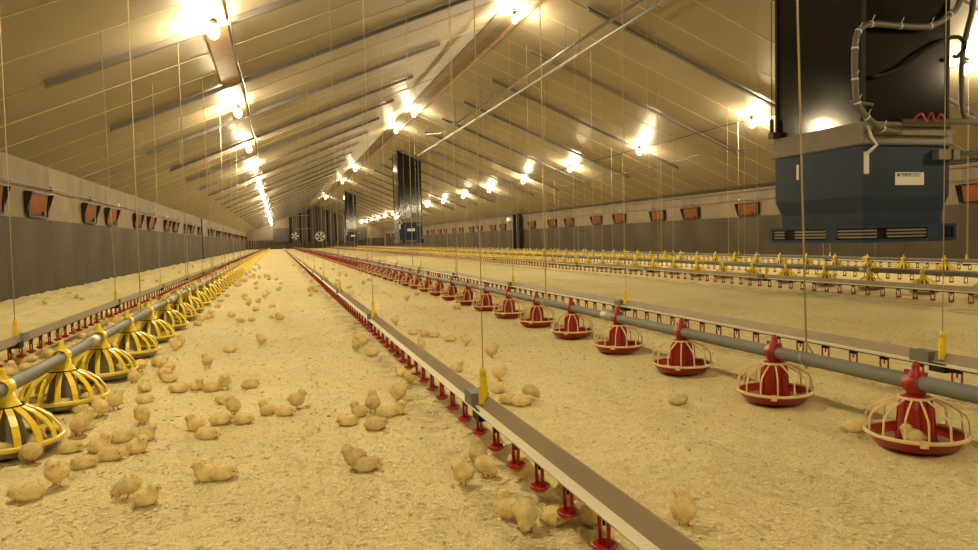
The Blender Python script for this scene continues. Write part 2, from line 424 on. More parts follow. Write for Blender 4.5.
# ================================================================ AIR INLETS
def inlet_proto():
    t = link('air_inlet', None)
    wt, wb, zt, zb, d = .62, .55, .215, -.215, .16   # half widths
    # opened flap leans into the barn at its top edge: local +x points into the room
    for s_ in (-1, 1):
        mb = MB(); mb.prism([(0.02, zb), (.02, zt), (d, zt)], 'y', s_*wt-.012, s_*wt+.012)
        child('cheek', mb.mesh('cheek', M_black), t)
    mb = MB()
    mb.add([(.025, -wt, zt), (.025, wt, zt), (.025, wb, zb), (.025, -wb, zb)], [(0,1,2,3)])
    child('recess', mb.mesh('recess', M_black), t)
    mb = MB(); q = [(.085, -wb*.92, zt-.03), (.085, wb*.92, zt-.03), (.045, wb*.84, zb+.03), (.045, -wb*.84, zb+.03)]
    mb.add(q+[(x-.012, y, z) for x, y, z in q], [(0,1,2,3),(7,6,5,4),(0,4,5,1),(1,5,6,2),(2,6,7,3),(3,7,4,0)])
    child('flap', mb.mesh('flap', M_orange), t)
    mb = MB()
    P = [(.05, -wt, zt), (.05, wt, zt), (.05, wb, zb), (.05, -wb, zb)]
    for i in range(4): mb.tube([P[i], P[(i+1) % 4]], .022, 4, smooth=False)
    child('inlet_frame', mb.mesh('inlet_frame', M_black), t)
    mb = MB(); mb.box((.05, .2, zb+.03), (.10, .27, zb+.10)); child('latch', mb.mesh('latch', M_dark), t)
    return t
P_in = inlet_proto(); first = True
Lp = [9.0, 12.75, 15.08, 18.95, 21.25]; y = 25.0
while y < 108: Lp += [y, y+2.5]; y += 6.23
Rp = [12.95]; y = 19.1
while y < 108: Rp += [y+.0, y+2.6]; y += 6.22
for nm, X, rz, ps in (('left', XL+.02, 0, Lp), ('right', XR-.02, PI, Rp)):
    for k, y in enumerate(ps):
        if abs(y-46.4) < .8: continue
        o = P_in if first else dup(P_in); first = False
        o.location = (X, y, 1.66 if nm == 'left' else 1.65); o.rotation_euler.z = rz
        tag(o, f'black framed air inlet with orange flap on the {nm} wall, {nth(k+1)} from the camera', 'air inlet', f'air inlets in the {nm} wall')

# ================================================================ LAMPS
mb = MB()
for a in range(1): pass
bm = bmesh.new(); bmesh.ops.create_icosphere(bm, subdivisions=2, radius=.075)
for v in bm.verts: v.co.z *= 1.25
bulb_me = bpy.data.meshes.new('bulb'); bm.to_mesh(bulb_me); bm.free(); bulb_me.materials.append(M_bulb)
for p in bulb_me.polygons: p.use_smooth = True
mb = MB(); mb.lathe([(.001, .15), (.045, .15), (.05, .14), (.05, .10), (.04, .08), (.001, .08)], 12); sock_me = mb.mesh('lamp_socket', M_dark)
mb = MB(); mb.tube([(0, 0, .14), (0, 0, .20)], .014, 6); mb.box((-.05, -.05, .17), (.05, .05, .20)); stem_me = mb.mesh('lamp_bracket', M_dark)
lamps = []
for k in range(-2, 17):
    y = 10.35+6.22*k
    lamps.append(('left', -.71, y, roof_z(-.71)-.23))
for k in range(-3, 16):
    y = 16.6+6.22*k
    lamps.append(('right', 12.25, y, roof_z(12.25)-.21))
for y in (-3, 17.1, 30.8, 35.6, 55.0, 66.4, 90.0):
    lamps.append(('ridge', XM, y, ZR-.20-.17))
cnt = {}
for nm, x, y, z in lamps:
    cnt[nm] = cnt.get(nm, 0)+1
    lab = {'left': 'glowing bulb lamp under the left roof slope', 'right': 'glowing bulb lamp under the right roof slope', 'ridge': 'glowing bulb lamp hung along the roof ridge'}[nm]
    t = thing('ceiling_lamp', f'{lab}, {nth(cnt[nm])} in its row', 'lamp', (x, y, z), group=f'bulb lamps along the {nm} row')
    link('bulb', bulb_me, t); s_ = link('lamp_socket', sock_me, t); link('lamp_bracket', stem_me, t)
# wooden lamp battens along the two slopes
for nm, x in (('left', -.71), ('right', 12.25)):
    mb = MB()
    z = roof_z(x)
    sgn = 1 if nm == 'left' else -1
    hw = .15
    mb.prism([(x-hw, z-sgn*hw*SL-.055), (x+hw, z+sgn*hw*SL-.055), (x+hw, z+sgn*hw*SL-.025), (x-hw, z-sgn*hw*SL-.025)], 'y', -8, 108)
    if nm == 'left': tag(mb.obj('lamp_batten', M_wood), 'brown wooden batten carrying the lamps under the left roof slope', 'batten', 'lamp battens')
    pts = []; y = -6
    while y < 104:
        pts.append((x+(.21 if nm == 'left' else 0)+.03*math.sin(y*.9), y, z+(.07 if nm == 'left' else 0)-.09-.02*math.sin(y*1.3))); y += .9
    mb = MB(); mb.tube(pts, .014, 6)
    tag(mb.obj('power_cable', M_dark), f'dark power cable linking the bulb lamps under the {nm} roof slope', 'cable', 'power cables of the lamp rows')
pts = []; y = 9
while y < 100:
    pts.append((13.3-.0*y, y, roof_z(13.3)-.09-.14*abs(math.sin(y*.45)))); y += .6
mb = MB(); mb.tube(pts, .012, 6); tag(mb.obj('power_cable', M_dark), 'sagging dark cable below the right lamp row, near the eave', 'cable', 'power cables of the lamp rows')
# double pipes slung under the roof
for k, (x, z) in enumerate(((6.95, 5.40), (7.32, 5.33))):
    t = thing('roof_pipe', f'long grey water pipe slung below the ridge, {"upper" if k == 0 else "lower"} of the pair', 'pipe', (x, 0, z), group='pair of pipes under the ridge')
    mb = MB(); mb.tube([(0, -6, 0), (0, 30.5 if k == 0 else 31.2, 0), (-.6*(k == 0), 30.9, 0), (-.6, 31.0, -.1)] if k == 0 else [(0, -6, 0), (0, 38, 0)], .045, 8); mb.obj('pipe', M_roofpipe, t)
    for j in range(9):
        y = 9+j*3.8
        if y > 30: continue
        mb = MB(); mb.tube([(0, y, 0), (0, y, roof_z(x)-z-.03)], .008, 5); mb.box((-.045, y-.02, -.045), (.045, y+.02, .045)); mb.obj('pipe_hanger', M_cable, t)

# ================================================================ CHIMNEYS (mixing units)
def chimney(X0, Y0, wx, wy, lab, detail):
    t = thing('ventilation_chimney', lab, 'chimney', (X0, Y0, 0), group='ventilation chimneys under the ridge')
    def shell(prof, name, M, n_extra=None):
        mb = MB(); vs = []
        for ins, z in prof: vs += [(ins, ins, z), (wx-ins, ins, z), (wx-ins, wy-ins, z), (ins, wy-ins, z)]
        fs = [(0,3,2,1), tuple(4*(len(prof)-1)+i for i in range(4))]
        for i in range(len(prof)-1):
            for k in range(4): fs.append((4*i+k, 4*i+(k+1) % 4, 4*i+4+(k+1) % 4, 4*i+4+k))
        mb.add(vs, fs); return mb.obj(name, M, t)
    # duct: four sheets with a top following the roof
    def pan(a, b, name):
        mb = MB(); (xa, ya), (xb, yb) = a, b
        za, zb = roof_z(X0+xa)-.01, roof_z(X0+xb)-.01
        nx_, ny_ = (yb-ya), -(xb-xa); l = math.hypot(nx_, ny_); nx_, ny_ = nx_/l*.02, ny_/l*.02
        mb.add([(xa, ya, 2.1), (xb, yb, 2.1), (xb, yb, zb), (xa, ya, za), (xa-nx_, ya-ny_, 2.1), (xb-nx_, yb-ny_, 2.1), (xb-nx_, yb-ny_, zb), (xa-nx_, ya-ny_, za)],
               [(0,1,2,3),(7,6,5,4),(0,4,5,1),(1,5,6,2),(2,6,7,3),(3,7,4,0)]); mb.obj(name, M_duct, t)
    i = .02
    pan((i, i), (wx-i, i), 'duct_sheet'); pan((wx-i, i), (wx-i, wy-i), 'duct_sheet'); pan((wx-i, wy-i), (i, wy-i), 'duct_sheet'); pan((i, wy-i), (i, i), 'duct_sheet')
    mb = MB()
    for cx_, cy_ in ((i, i), (wx-i, i), (i, wy-i), (wx-i, wy-i)):
        mb.box((cx_-.02, cy_-.02, 2.1), (cx_+.02, cy_+.02, min(roof_z(X0+cx_-.02), roof_z(X0+cx_+.02))-.02))
    mb.obj('corner_trim', M_black, t)
    shell([(-.03, 1.90), (-.03, 1.93), (-.005, 2.15), (-.005, 2.17)], 'collar', M_collar)
    mb = MB(); vs = []
    for q, zz in ((.09, .90), (.09, 1.06), (0, 1.26), (0, 1.89)):
        vs += [(q*.25, q*.25, zz), (wx-q, q*.25, zz), (wx-q, wy-q*1.3, zz), (q*.25, wy-q*1.3, zz)]
    mb.add(vs, [(0,3,2,1), (12,13,14,15)]+[(4*i_+k, 4*i_+(k+1) % 4, 4*i_+4+(k+1) % 4, 4*i_+4+k) for i_ in range(3) for k in range(4)])
    mb.obj('casing', M_blue, t)
    shell([(-.035, 1.885), (-.035, 1.905)], 'flange', M_dark)
    # louvre base
    o = -.06
    mb = MB(); X1, Y1 = wx-o, wy-o
    for z0, z1 in ((.685, .725), (.865, .905)):
        mb.box((o, o, z0), (X1, Y1, z1))
    mb.box((o+.05, o+.05, .725), (X1-.05, Y1-.05, .865), 1)
    W_, D_ = X1-o, Y1-o
    def blk(face, a, b, z0, z1, t0, t1, mi=0):
        if face == 'f': mb.box((o+a*W_, o+t0, z0), (o+b*W_, o+t1, z1), mi)
        else: mb.box((o+t0, o+a*D_, z0), (o+t1, o+b*D_, z1), mi)
    for a_, b_ in ((.68, .87),): blk('f', a_, b_, .725, .865, 0, .05)
    blk('f', .97, 1, .725, .865, 0, .05)
    for a_, b_ in ((.25, .36), (.96, 1)): blk('s', a_, b_, .725, .865, 0, .05)
    mb.box((X1-.05, Y1-.08, .725), (X1, Y1, .865))
    mb.obj('louvre_base', [M_blued, M_black], t)
    def slat(a, b):
        m_ = MB(); m_.box(a, b); m_.obj('slat', M_slat, t)
    if detail:
        for zz in (.745, .785, .825):
            for qa, qb in ((.01, .15), (.26, .68)):
                slat((o+qa*W_, o+.01, zz), (o+qb*W_, o+.03, zz+.022))
            for qa, qb in ((.01, .25), (.36, .70), (.82, .95)):
                slat((o+.01, o+qa*D_, zz), (o+.03, o+qb*D_, zz+.022))
    else:
        for zz in (.745, .805):
            slat((o+.12, o+.01, zz), (X1-.12, o+.03, zz+.03)); slat((o+.01, o+.12, zz), (o+.03, Y1-.12, zz+.03))
    # name plate with print
    px = .483
    mb = MB(); mb.box((px, -.006, 1.392), (px+.45, .001, 1.552)); pl = mb.obj('name_plate', M_white, t)
    mb = MB(); mb.box((px+.03, -.009, 1.500), (px+.065, -.006, 1.535)); mb.obj('plate_emblem', M_text, pl)
    if detail:
        cu = bpy.data.curves.new('txt', 'FONT'); cu.body = 'TERMOTEC'; cu.size = .062; cu.extrude = .001
        to = bpy.data.objects.new('txt', cu); COL.objects.link(to); dg = bpy.context.evaluated_depsgraph_get()
        me_ = bpy.data.meshes.new_from_object(to.evaluated_get(dg)); bpy.data.objects.remove(to)
        me_.materials.clear(); me_.materials.append(M_text)
        lo = link('plate_lettering', me_, pl, (px+.08, -.008, 1.497)); lo.rotation_euler = (PI/2, 0, 0)
    # junction box
    mb = MB(); mb.box((1.064, -.10, 1.705), (1.40, 0, 1.83)); jb = mb.obj('junction_box', M_collar, t)
    mb = MB(); mb.box((1.27, -.108, 1.70), (1.295, 0, 1.835)); mb.obj('strap', M_black, jb)
    mb = MB(); mb.box((.005, -.012, 1.53), (.075, .0, 1.80)); mb.tube([(.04, -.02, 1.78), (.17, -.03, 1.88), (.08, -.04, 1.97), (.02, -.05, 2.1)], .022, 6)
    mb.obj('corner_bracket', M_white, t)
    mb = MB(); mb.box((-.012, 1.13, 1.55), (0, 1.17, 1.76)); mb.obj('side_bracket', M_white, t)
    mb = MB(); mb.box((.1, -.09, 2.0), (wx-.05, -.03, 2.05)); mb.box((-.04, -.05, 2.04), (wx+.04, -.0, 2.09)); mb.obj('ledge_rail', M_collar, t)
    mb = MB(); mb.tube([(.04, -.1, 2.35), (-.28, -.1, 2.375)], .02, 6); mb.obj('actuator_rod', M_cable, t)
    return t
c1 = chimney(6.9, 7.2, 1.34, 1.62, 'huge black ventilation chimney over a blue louvred box, close on the right', True)
chimney(6.9, 42.2, 1.40, 1.9, 'middle ventilation chimney, black shaft on a blue box, beyond the large one', True)
chimney(6.9, 76.3, 1.15, 1.9, 'distant ventilation chimney standing before the far gable cabinet', False)
# conduits and cables round the near chimney
def spline(pts, n=6):
    P = [Vector(p) for p in pts]; out = []
    for i in range(len(P)-1):
        p0 = P[max(i-1, 0)]; p1 = P[i]; p2 = P[i+1]; p3 = P[min(i+2, len(P)-1)]
        for k in range(n):
            t = k/n
            out.append(.5*((2*p1)+(p2-p0)*t+(2*p0-5*p1+4*p2-p3)*t*t+(3*p1-p0-3*p2+p3)*t**3))
    out.append(P[-1]); return out
cpts = [(7.375,7.12,2.02),(7.07,7.08,2.06),(6.84,7.08,2.19),(6.70,7.08,2.36),(6.66,7.08,2.637),(6.66,7.08,3.0),(6.71,7.08,3.2),(6.90,7.09,3.30),(7.367,7.12,3.313),(7.83,7.12,3.34),(8.145,7.12,3.50),(8.335,7.12,3.752),(8.6,7.12,4.6),(8.7,7.12,5.35)]
t = thing('flexible_conduit', 'thick grey flexible conduit looping over the black chimney face', 'conduit', (0,0,0), group='conduits on the large chimney')
sp = spline(cpts); mb = MB(); mb.tube(sp, .038, 10); mb.obj('conduit_hose', M_cable, t)
for k in range(6, len(sp)-14, 6):
    p = sp[k]; q = (sp[k+1]-sp[k]).normalized()
    mb = MB(); mb.tube([p-q*.009, p+q*.009], .042, 10); mb.tube([p, p+Vector((0, -.06, .09))], .004, 4); mb.obj('cable_tie', M_white, t)
mb = MB(); mb.tube(spline([(6.96,7.13,2.70),(7.17,7.13,2.735),(7.478,7.13,2.857),(7.787,7.13,3.054),(8.10,7.13,3.20),(8.312,7.13,3.229),(8.40,7.13,3.108),(8.27,7.13,2.99),(8.22,7.13,3.0)]), .026, 8)
tag(mb.obj('power_cable', M_black), 'black cable slanting across the front of the large black chimney', 'cable', 'conduits on the large chimney')
mb = MB(); mb.tube(spline([(9.06,7.5,2.214),(8.868,7.5,2.303),(8.797,7.5,2.472),(8.79,7.5,3.062),(8.855,7.5,3.392),(8.953,7.5,3.724),(9.0,7.5,4.2),(9.1,7.5,5.2)]), .035, 8)
tag(mb.obj('flexible_conduit', M_cable), 'upright grey conduit beside the right edge of the large chimney', 'conduit', 'conduits on the large chimney')
mb = MB(); mb.tube([(7.354,7.06,2.15),(8.4,7.06,2.17),(9.6,7.06,2.21),(15.8,7.06,2.3)], .038, 8)
tag(mb.obj('supply_pipe', M_cable), 'grey supply pipe leading from the large chimney to the right wall', 'pipe', 'conduits on the large chimney')
mb = MB(); mb.tube([(8.3,7.3,1.80),(9.6,7.3,1.83),(15.8,7.3,1.9)], .03, 8)
tag(mb.obj('supply_pipe', M_cable), 'lower grey pipe leading from the junction box to the right wall', 'pipe', 'conduits on the large chimney')
mb = MB(); mb.tube(spline([(7.4,6.98,2.14),(7.55,6.98,2.24),(7.62,6.98,2.15),(7.70,6.98,2.25),(7.77,6.98,2.15),(7.85,6.98,2.24),(7.92,6.98,2.16)]), .014, 6)
tag(mb.obj('coiled_hose', M_redd), 'short coiled red hose lying on the chimney ledge', 'hose', 'conduits on the large chimney')
mb = MB(); mb.tube([(6.84, 8.82, 2.25), (6.84, 8.82, 2.45)], .028, 8); mb.tube([(6.84, 8.82, 2.45), (6.84, 8.82, roof_z(6.84)-.01)], .007, 6); mb.box((6.80, 8.74, 2.17), (6.92, 8.84, 2.26))
tag(mb.obj('chain', M_dark), 'dark hanging rod with turnbuckle at the left corner of the large chimney', 'rod')

# ================================================================ FEEDERS
def ring(mb, r, z, t, n=28, h=None):
    h = h or t; mb.lathe([(r-t, z-h), (r+t, z-h), (r+t, z+h), (r-t, z+h)], n, closed=True)
def spoke_box(mb, pts, wdt, thk, a):
    ca, sa = math.cos(a), math.sin(a); vs = []; fs = []
    for i, (r, z) in enumerate(pts):
        p = pts[min(i+1, len(pts)-1)]; q = pts[max(i-1, 0)]
        dr, dz = p[0]-q[0], p[1]-q[1]; l = math.hypot(dr, dz) or 1; nr, nz = -dz/l*thk, dr/l*thk
        for s1, s2 in ((-1, -1), (1, -1), (1, 1), (-1, 1)):
            rr, zz, tt = r+nr*s2, z+nz*s2, wdt*s1
            vs.append((rr*ca-tt*sa, rr*sa+tt*ca, zz))
    for i in range(len(pts)-1):
        for k in range(4): fs.append((4*i+k, 4*i+(k+1) % 4, 4*i+4+(k+1) % 4, 4*i+4+k))
    fs += [(0,3,2,1), tuple(4*(len(pts)-1)+k for k in range(4))]
    mb.add(vs, fs)
def red_parts():
    P = {}
    mb = MB(); mb.lathe([(.001, .004), (.12, .004), (.150, .014), (.182, .052), (.186, .056), (.178, .056), (.146, .022), (.11, .016), (.06, .022), (.001, .022)], 32); P['dish'] = mb.mesh('dish', M_red)
    mb = MB(); mb.lathe([(.001, .03), (.13, .03), (.15, .026)], 20); P['feed'] = mb.mesh('feed', M_feed)
    mb = MB(); ring(mb, .186, .060, .0065, 32, .006); P['rim'] = mb.mesh('rim', M_cream)
    mb = MB(); ring(mb, .062, .197, .005, 16); P['grill_ring'] = mb.mesh('grill_ring', M_cream)
    P['spoke_pts'] = [(.186, .06), (.182, .120), (.170, .143), (.120, .172), (.058, .197)]
    mb = MB(); mb.lathe([(.001, .205), (.040, .205), (.055, .195), (.062, .160), (.068, .06), (.078, .03), (.001, .03)], 20)
    for a in range(8): spoke_box(mb, [(.072, .03), (.063, .16), (.05, .2)], .004, .004, a*PI/4)
    P['hopper'] = mb.mesh('hopper', M_red)
    mb = MB(); pr = .033
    # saddle clamp round the pipe (pipe along y at z .25)
    vs = []
    mb.lathe([(.030, .200), (.036, .215), (.040, .235)], 14)
    for yy in (-.038, .038-.012):
        vs = []
    n = 14
    for y0 in (-.045,):
        for r_ in (pr+.001, pr+.005):
            for yy in (-.036, .036):
                for k in range(n): a = 2*PI*k/n; vs.append((r_*math.cos(a), yy, .25+r_*math.sin(a)))
    fs = []
    for k in range(n):
        k2 = (k+1) % n
        fs += [(2*n+k, 2*n+k2, 3*n+k2, 3*n+k), (k, k2, n+k2, n+k), (k, k2, 2*n+k2, 2*n+k), (n+k, n+k2, 3*n+k2, 3*n+k)]
    mb.add(vs, fs, 0, True)
    mb.lathe([(.030, .270), (.026, .290), (.015, .303), (.016, .318), (.011, .335), (.001, .338)], 12)
    mb.box((-.008, -.05, .27), (.008, .05, .30))
    P['clamp'] = mb.mesh('pipe_clamp', M_red)
    return P
RP = red_parts()
def sub_spoke(pts, wdt, thk, M, name='grill_bar'):
    mb = MB(); spoke_box(mb, pts, wdt, thk, 0); return mb.mesh(name, M)
red_spoke = sub_spoke(RP['spoke_pts'], .0035, .0025, M_cream)
mb = MB()
for k in range(14): spoke_box(mb, RP['spoke_pts'], .0035, .0025, 2*PI*k/14+.1)
red_grill = mb.mesh('grill', M_cream)
mb = MB(); mb.box((-.202, -.014, .045), (-.186, .014, .070)); tab_me = mb.mesh('rim_clip', M_cream)
def red_feeder(level):
    t = link('pan_feeder', None)
    child('dish', RP['dish'], t); child('hopper', RP['hopper'], t); child('pipe_clamp', RP['clamp'], t); child('rim', RP['rim'], t)
    if level == 2:
        child('feed', RP['feed'], t)
        child('grill_ring', RP['grill_ring'], t)
        child('rim_clip', tab_me, t, rz=.9)
        for k in range(14): child('grill_bar', red_spoke, t, rz=2*PI*k/14+.1)
    else: tag(child('grill', red_grill, t), kind='stuff')
    return t
# yellow pans
def yel_parts():
    P = {}
    mb = MB(); mb.lathe([(.001, .012), (.15, .012), (.19, .022), (.205, .05), (.198, .05), (.182, .03), (.14, .024), (.001, .03)], 30); P['dish'] = mb.mesh('dish', M_cone)
    mb = MB(); mb.lathe([(.196, .046), (.214, .046), (.220, .058), (.214, .068), (.200, .066), (.193, .055)], 30, closed=True); P['rim'] = mb.mesh('rim', M_yellowd)
    mb = MB(); mb.lathe([(.001, .19), (.045, .19), (.06, .15), (.085, .05), (.09, .03), (.001, .03)], 18); P['hopper'] = mb.mesh('hopper', M_cone)
    mb = MB(); mb.lathe([(.070, .197), (.080, .197), (.080, .205), (.070, .205)], 20, closed=True); P['ring'] = mb.mesh('neck_ring', M_black)
    mb = MB(); mb.lathe([(.078, .196), (.062, .205), (.046, .235), (.040, .262), (.001, .262)], 16)
    n = 14; vs = []; fs = []; pr = .036
    for r_ in (pr-.002, pr+.004):
        for yy in (-.04, .04):
            for k in range(n): a = 2*PI*k/n; vs.append((r_*math.cos(a), yy, .275+r_*math.sin(a)))
    for k in range(n):
        k2 = (k+1) % n
        fs += [(2*n+k, 2*n+k2, 3*n+k2, 3*n+k), (k, k2, n+k2, n+k), (k, k2, 2*n+k2, 2*n+k), (n+k, n+k2, 3*n+k2, 3*n+k)]
    mb.add(vs, fs, 0, True)
    mb.lathe([(.026, .30), (.020, .325), (.013, .335), (.015, .35), (.011, .36), (.001, .362)], 12)
    P['clamp'] = mb.mesh('pipe_clamp', M_yellow)
    P['pts'] = [(.207, .062), (.198, .100), (.170, .140), (.125, .175), (.074, .200)]
    return P
YP = yel_parts()
yel_spoke = sub_spoke(YP['pts'], .013, .003, M_yellow)
mb = MB()
for k in range(16): spoke_box(mb, YP['pts'], .013, .003, 2*PI*k/16)
yel_grill = mb.mesh('grill', M_yellow)
def yel_feeder(level):
    t = link('pan_feeder', None)
    child('dish', YP['dish'], t); child('hopper', YP['hopper'], t); child('pipe_clamp', YP['clamp'], t); child('rim', YP['rim'], t)
    if level == 2:
        child('neck_ring', YP['ring'], t)
        for k in range(16): child('grill_bar', yel_spoke, t, rz=2*PI*k/16+.12)
    else: tag(child('grill', yel_grill, t), kind='stuff')
    return t
def bake_pan(color):
    mb = MB()
    if color == 'red':
        mats = [M_red, M_cream]; mb.lathe([(.001,.004),(.15,.012),(.184,.056),(.178,.056),(.001,.022)], 10); mb.lathe([(.04,.205),(.07,.04)], 8)
        mb.box((-.04,-.045,.21),(.04,.045,.29)); mb.box((-.012,-.012,.29),(.012,.012,.34)); mb.lathe([(.18,.055),(.192,.055),(.192,.066)], 10, mi=1)
    else:
        mats = [M_yellow, M_yellowd]; mb.lathe([(.001,.012),(.205,.05),(.198,.05),(.001,.03)], 10); mb.lathe([(.205,.062),(.18,.14),(.074,.2),(.04,.26)], 8)
        mb.box((-.04,-.05,.235),(.04,.05,.315)); mb.box((-.012,-.012,.31),(.012,.012,.36)); mb.lathe([(.195,.055),(.22,.055),(.214,.068)], 10, mi=1)
    return mb.mesh('pan_feeder', mats)
FEED = [  # X, colour, z pipe, first Y, pitch, label bits, scale, y start of pipe
    ('red', 2.36, [2.197, 3.03]+[3.03+.862*k for k in range(1, 69)], 'red pan feeder with cream grill on the red feed line', 'red pan feeders', 'long grey feed pipe carrying the red pan feeders', .25),
    ('yellow', -1.12, [3.42, 4.28, 5.12]+[5.12+.93*k for k in range(1, 60)], 'yellow domed pan feeder on the left feed line', 'yellow pan feeders on the left', 'grey feed pipe carrying the yellow pans on the left', .275),
    ('yellow', 8.0, [5.6+.87*k for k in range(60)], 'yellow pan feeder on the first yellow line beyond the red pans', 'yellow pan feeders right of the red line', 'grey feed pipe of the first yellow line beyond the red pans', .275),
    ('yellow', 11.3, [8.2+.87*k for k in range(55)], 'yellow pan feeder on the line close to the right wall', 'yellow pan feeders near the right wall', 'grey feed pipe of the yellow line close to the right wall', .275),
]
red_near, red_mid, red_far = red_feeder(2), red_feeder(1), bake_pan('red')
yel_near, yel_mid, yel_far = yel_feeder(2), yel_feeder(1), bake_pan('yellow')
used = set()
PANS = []
for color, X, ys_, lab, grp, plab, pz in FEED:
    near, mid, far = (red_near, red_mid, red_far) if color == 'red' else (yel_near, yel_mid, yel_far)
    for k, y in enumerate(ys_):
        PANS.append((X, y))
        d = math.hypot(X, y)
        if d < 9: src = near
        elif d < 22: src = mid
        else: src = None
        z = fz(X, y)*.4+.002
        if src is None: o = link('pan_feeder', far)
        else:
            o = dup(src) if src.name in used else src
            used.add(src.name)
        o.location = (X, y, z); o.rotation_euler.z = 0
        if src is not None:
            o.rotation_euler = ((R()-.5)*.02, (R()-.5)*.02, 0)
        if X > 7: o.scale = (.86, .86, 1)
        if color == 'red': o.scale = (.95, .95, 1)
        tag(o, f'{lab}, {nth(k+1)} from the camera', 'pan feeder', grp)
    # rest of the line
    mb = MB(); y = ys_[-1]+.87
    while y < 108:
        for (a, b_) in (((-.18,-.18,.0),(.18,.18,.06)), ((-.05,-.05,.06),(.05,.05,.215))):
            mb.box((X+a[0], y+a[1], a[2]), (X+b_[0], y+b_[1], b_[2]))
        y += .87
    tag(mb.obj('distant_pans', M_red if color == 'red' else M_yellow), f'far tiny {color} pans at the end of line, {plab.split("carrying")[0] if 0 else grp}', 'pan feeder', grp+' far end', kind='stuff')
    t = thing('feed_pipe', plab, 'pipe', (X, 0, pz), group='feed pipes')
    y0 = .6 if color == 'red' else 1.0
    if X > 7: y0 = 2
    mb = MB(); mb.tube([(0, y, .004*math.sin(y)) for y in [y0+i*1.5 for i in range(72)]], .031, 12); mb.obj('pipe', M_pipe, t)
    y = 4.9
    while y < 60:
        mb = MB(); mb.tube([(0, y-.09, 0), (0, y+.09, 0)], .036, 12); mb.box((-.008, y-.07, .03), (.008, y+.07, .05)); mb.obj('coupling', M_pipel, t); y += 3.4

# ================================================================ DRINKER LINES
# nipple: black saddle on the tube, two red arms, round cup
def nip():
    mb = MB(); mb.box((-.012, -.012, -.018), (.012, .012, .008)); mb.box((-.006, -.028, -.022), (.006, .028, -.010)); mb.tube([(0,0,-.02),(0,0,-.045)], .004, 6)
    sad = mb.mesh('nipple_drinker', M_black)
    mb = MB()
    for s_ in (-1, 1): mb.tube([(0, s_*.026, -.014), (0, s_*.027, -.05), (0, s_*.022, -.098)], [.0055, .0055, .006], 6)
    mb.lathe([(.001, -.112), (.018, -.112), (.031, -.100), (.034, -.092), (.030, -.092), (.016, -.104), (.001, -.105)], 16)
    cup = mb.mesh('drip_cup', M_redd)
    mb = MB(); mb.box((-.012, -.012, -.012), (.012, .012, .012)); mb.box((-.005,-.027,-.10),(.005,-.019,-.01)); mb.box((-.005,.019,-.10),(.005,.027,-.01)); mb.box((-.02,-.02,-.112),(.02,.02,-.098))
    mb.mi = [1]*6+[0]*18
    return sad, cup, mb
SAD, CUP, LOW = nip()
LINES = [  # X, zc(tube), y0, first nipple, pitch, n parts, label
    (-1.83, .175, 2.6, 3.0, .23, 75, 'drinker line', 'aluminium drinker line with red cups between the left wall and yellow pans'),
    (.755, .172, .75, .92, .2315, 100, 'drinker line', 'aluminium drinker line with red cups in the middle of the floor'),
    (3.15, .166, .9, 1.82, .2195, 110, 'drinker line', 'aluminium drinker line just behind the red pan feeders'),
    (6.80, .170, 3.0, 4.55, .225, 85, 'drinker line', 'aluminium drinker line in front of the first yellow pans on the right'),
    (9.25, .175, 5, 6.9, .225, 70, 'drinker line', 'aluminium drinker line between the two yellow feed lines on the right'),
    (12.1, .175, 7, 9.0, .225, 65, 'drinker line', 'aluminium drinker line nearest the right wall'),
]
HANG = {0: 5.9, 1: 2.70, 2: 2.78, 3: 8.9, 4: 9.4, 5: 10.2}
cordspec = []
for li, (X, z, y0, yn, pit, npart, _, lab) in enumerate(LINES):
    t = thing('drinker_line', lab, 'drinker line', (X, 0, z), group='nipple drinker lines')
    L_ = 108
    def dz(y): return .004*math.sin(y*.9+li)
    ysl = [y0+i*2.0 for i in range(int((L_-y0)/2))]
    fl = 1
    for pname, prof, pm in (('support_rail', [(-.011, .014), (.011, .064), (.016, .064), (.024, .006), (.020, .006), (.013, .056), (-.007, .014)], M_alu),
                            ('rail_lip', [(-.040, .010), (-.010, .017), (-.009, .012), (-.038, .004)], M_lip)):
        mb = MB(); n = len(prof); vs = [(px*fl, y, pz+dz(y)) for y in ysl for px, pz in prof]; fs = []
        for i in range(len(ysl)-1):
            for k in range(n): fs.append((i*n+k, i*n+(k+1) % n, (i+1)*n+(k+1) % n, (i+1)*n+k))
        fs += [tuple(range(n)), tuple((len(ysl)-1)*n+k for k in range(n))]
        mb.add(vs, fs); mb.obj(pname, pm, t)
    mb = MB(); mb.tube([(0, y, dz(y)) for y in ysl], .0105, 8); mb.obj('water_tube', M_water, t)
    y = yn
    for k in range(npart):
        o = link('nipple_drinker', SAD, t, (0, y, dz(y))); link('drip_cup', CUP, o, rz=0); y += pit
    # the rest, too small to tell apart
    mb = MB(); step = pit
    while y < 106:
        for f0 in range(0, len(LOW.f), 6): pass
        mb.add([(a, b+y, c) for a, b, c in LOW.v], LOW.f); mb.mi[-len(LOW.f):] = LOW.mi; y += step
    tag(mb.obj('drinker_cups', [M_redd, M_black], t), kind='stuff')
    # clamp blocks and cord hangers
    y = HANG[li]; k = 0
    while y < 60:
        mb = MB(); mb.box((-.035, y-.045, -.03), (.035, y+.045, .012)); mb.box((-.036, y+.05, .0), (.036, y+.16, .062), 1)
        mb.obj('clamp_block', [M_black, M_pipe], t)
        mb = MB(); mb.box((-.012, y-.012, .03), (.012, y+.012, .14)); mb.box((-.018, y-.006, .03), (.018, y+.006, .10)); mb.tube([(0, y, .14), (0, y, .17)], .013, 8)
        mb.obj('hanger', M_yellow, t)
        if y < 40: cordspec.append((X, y, z+.165, li, 'drinker'))
        y += 3.4 if li != 0 else 3.35; k += 1
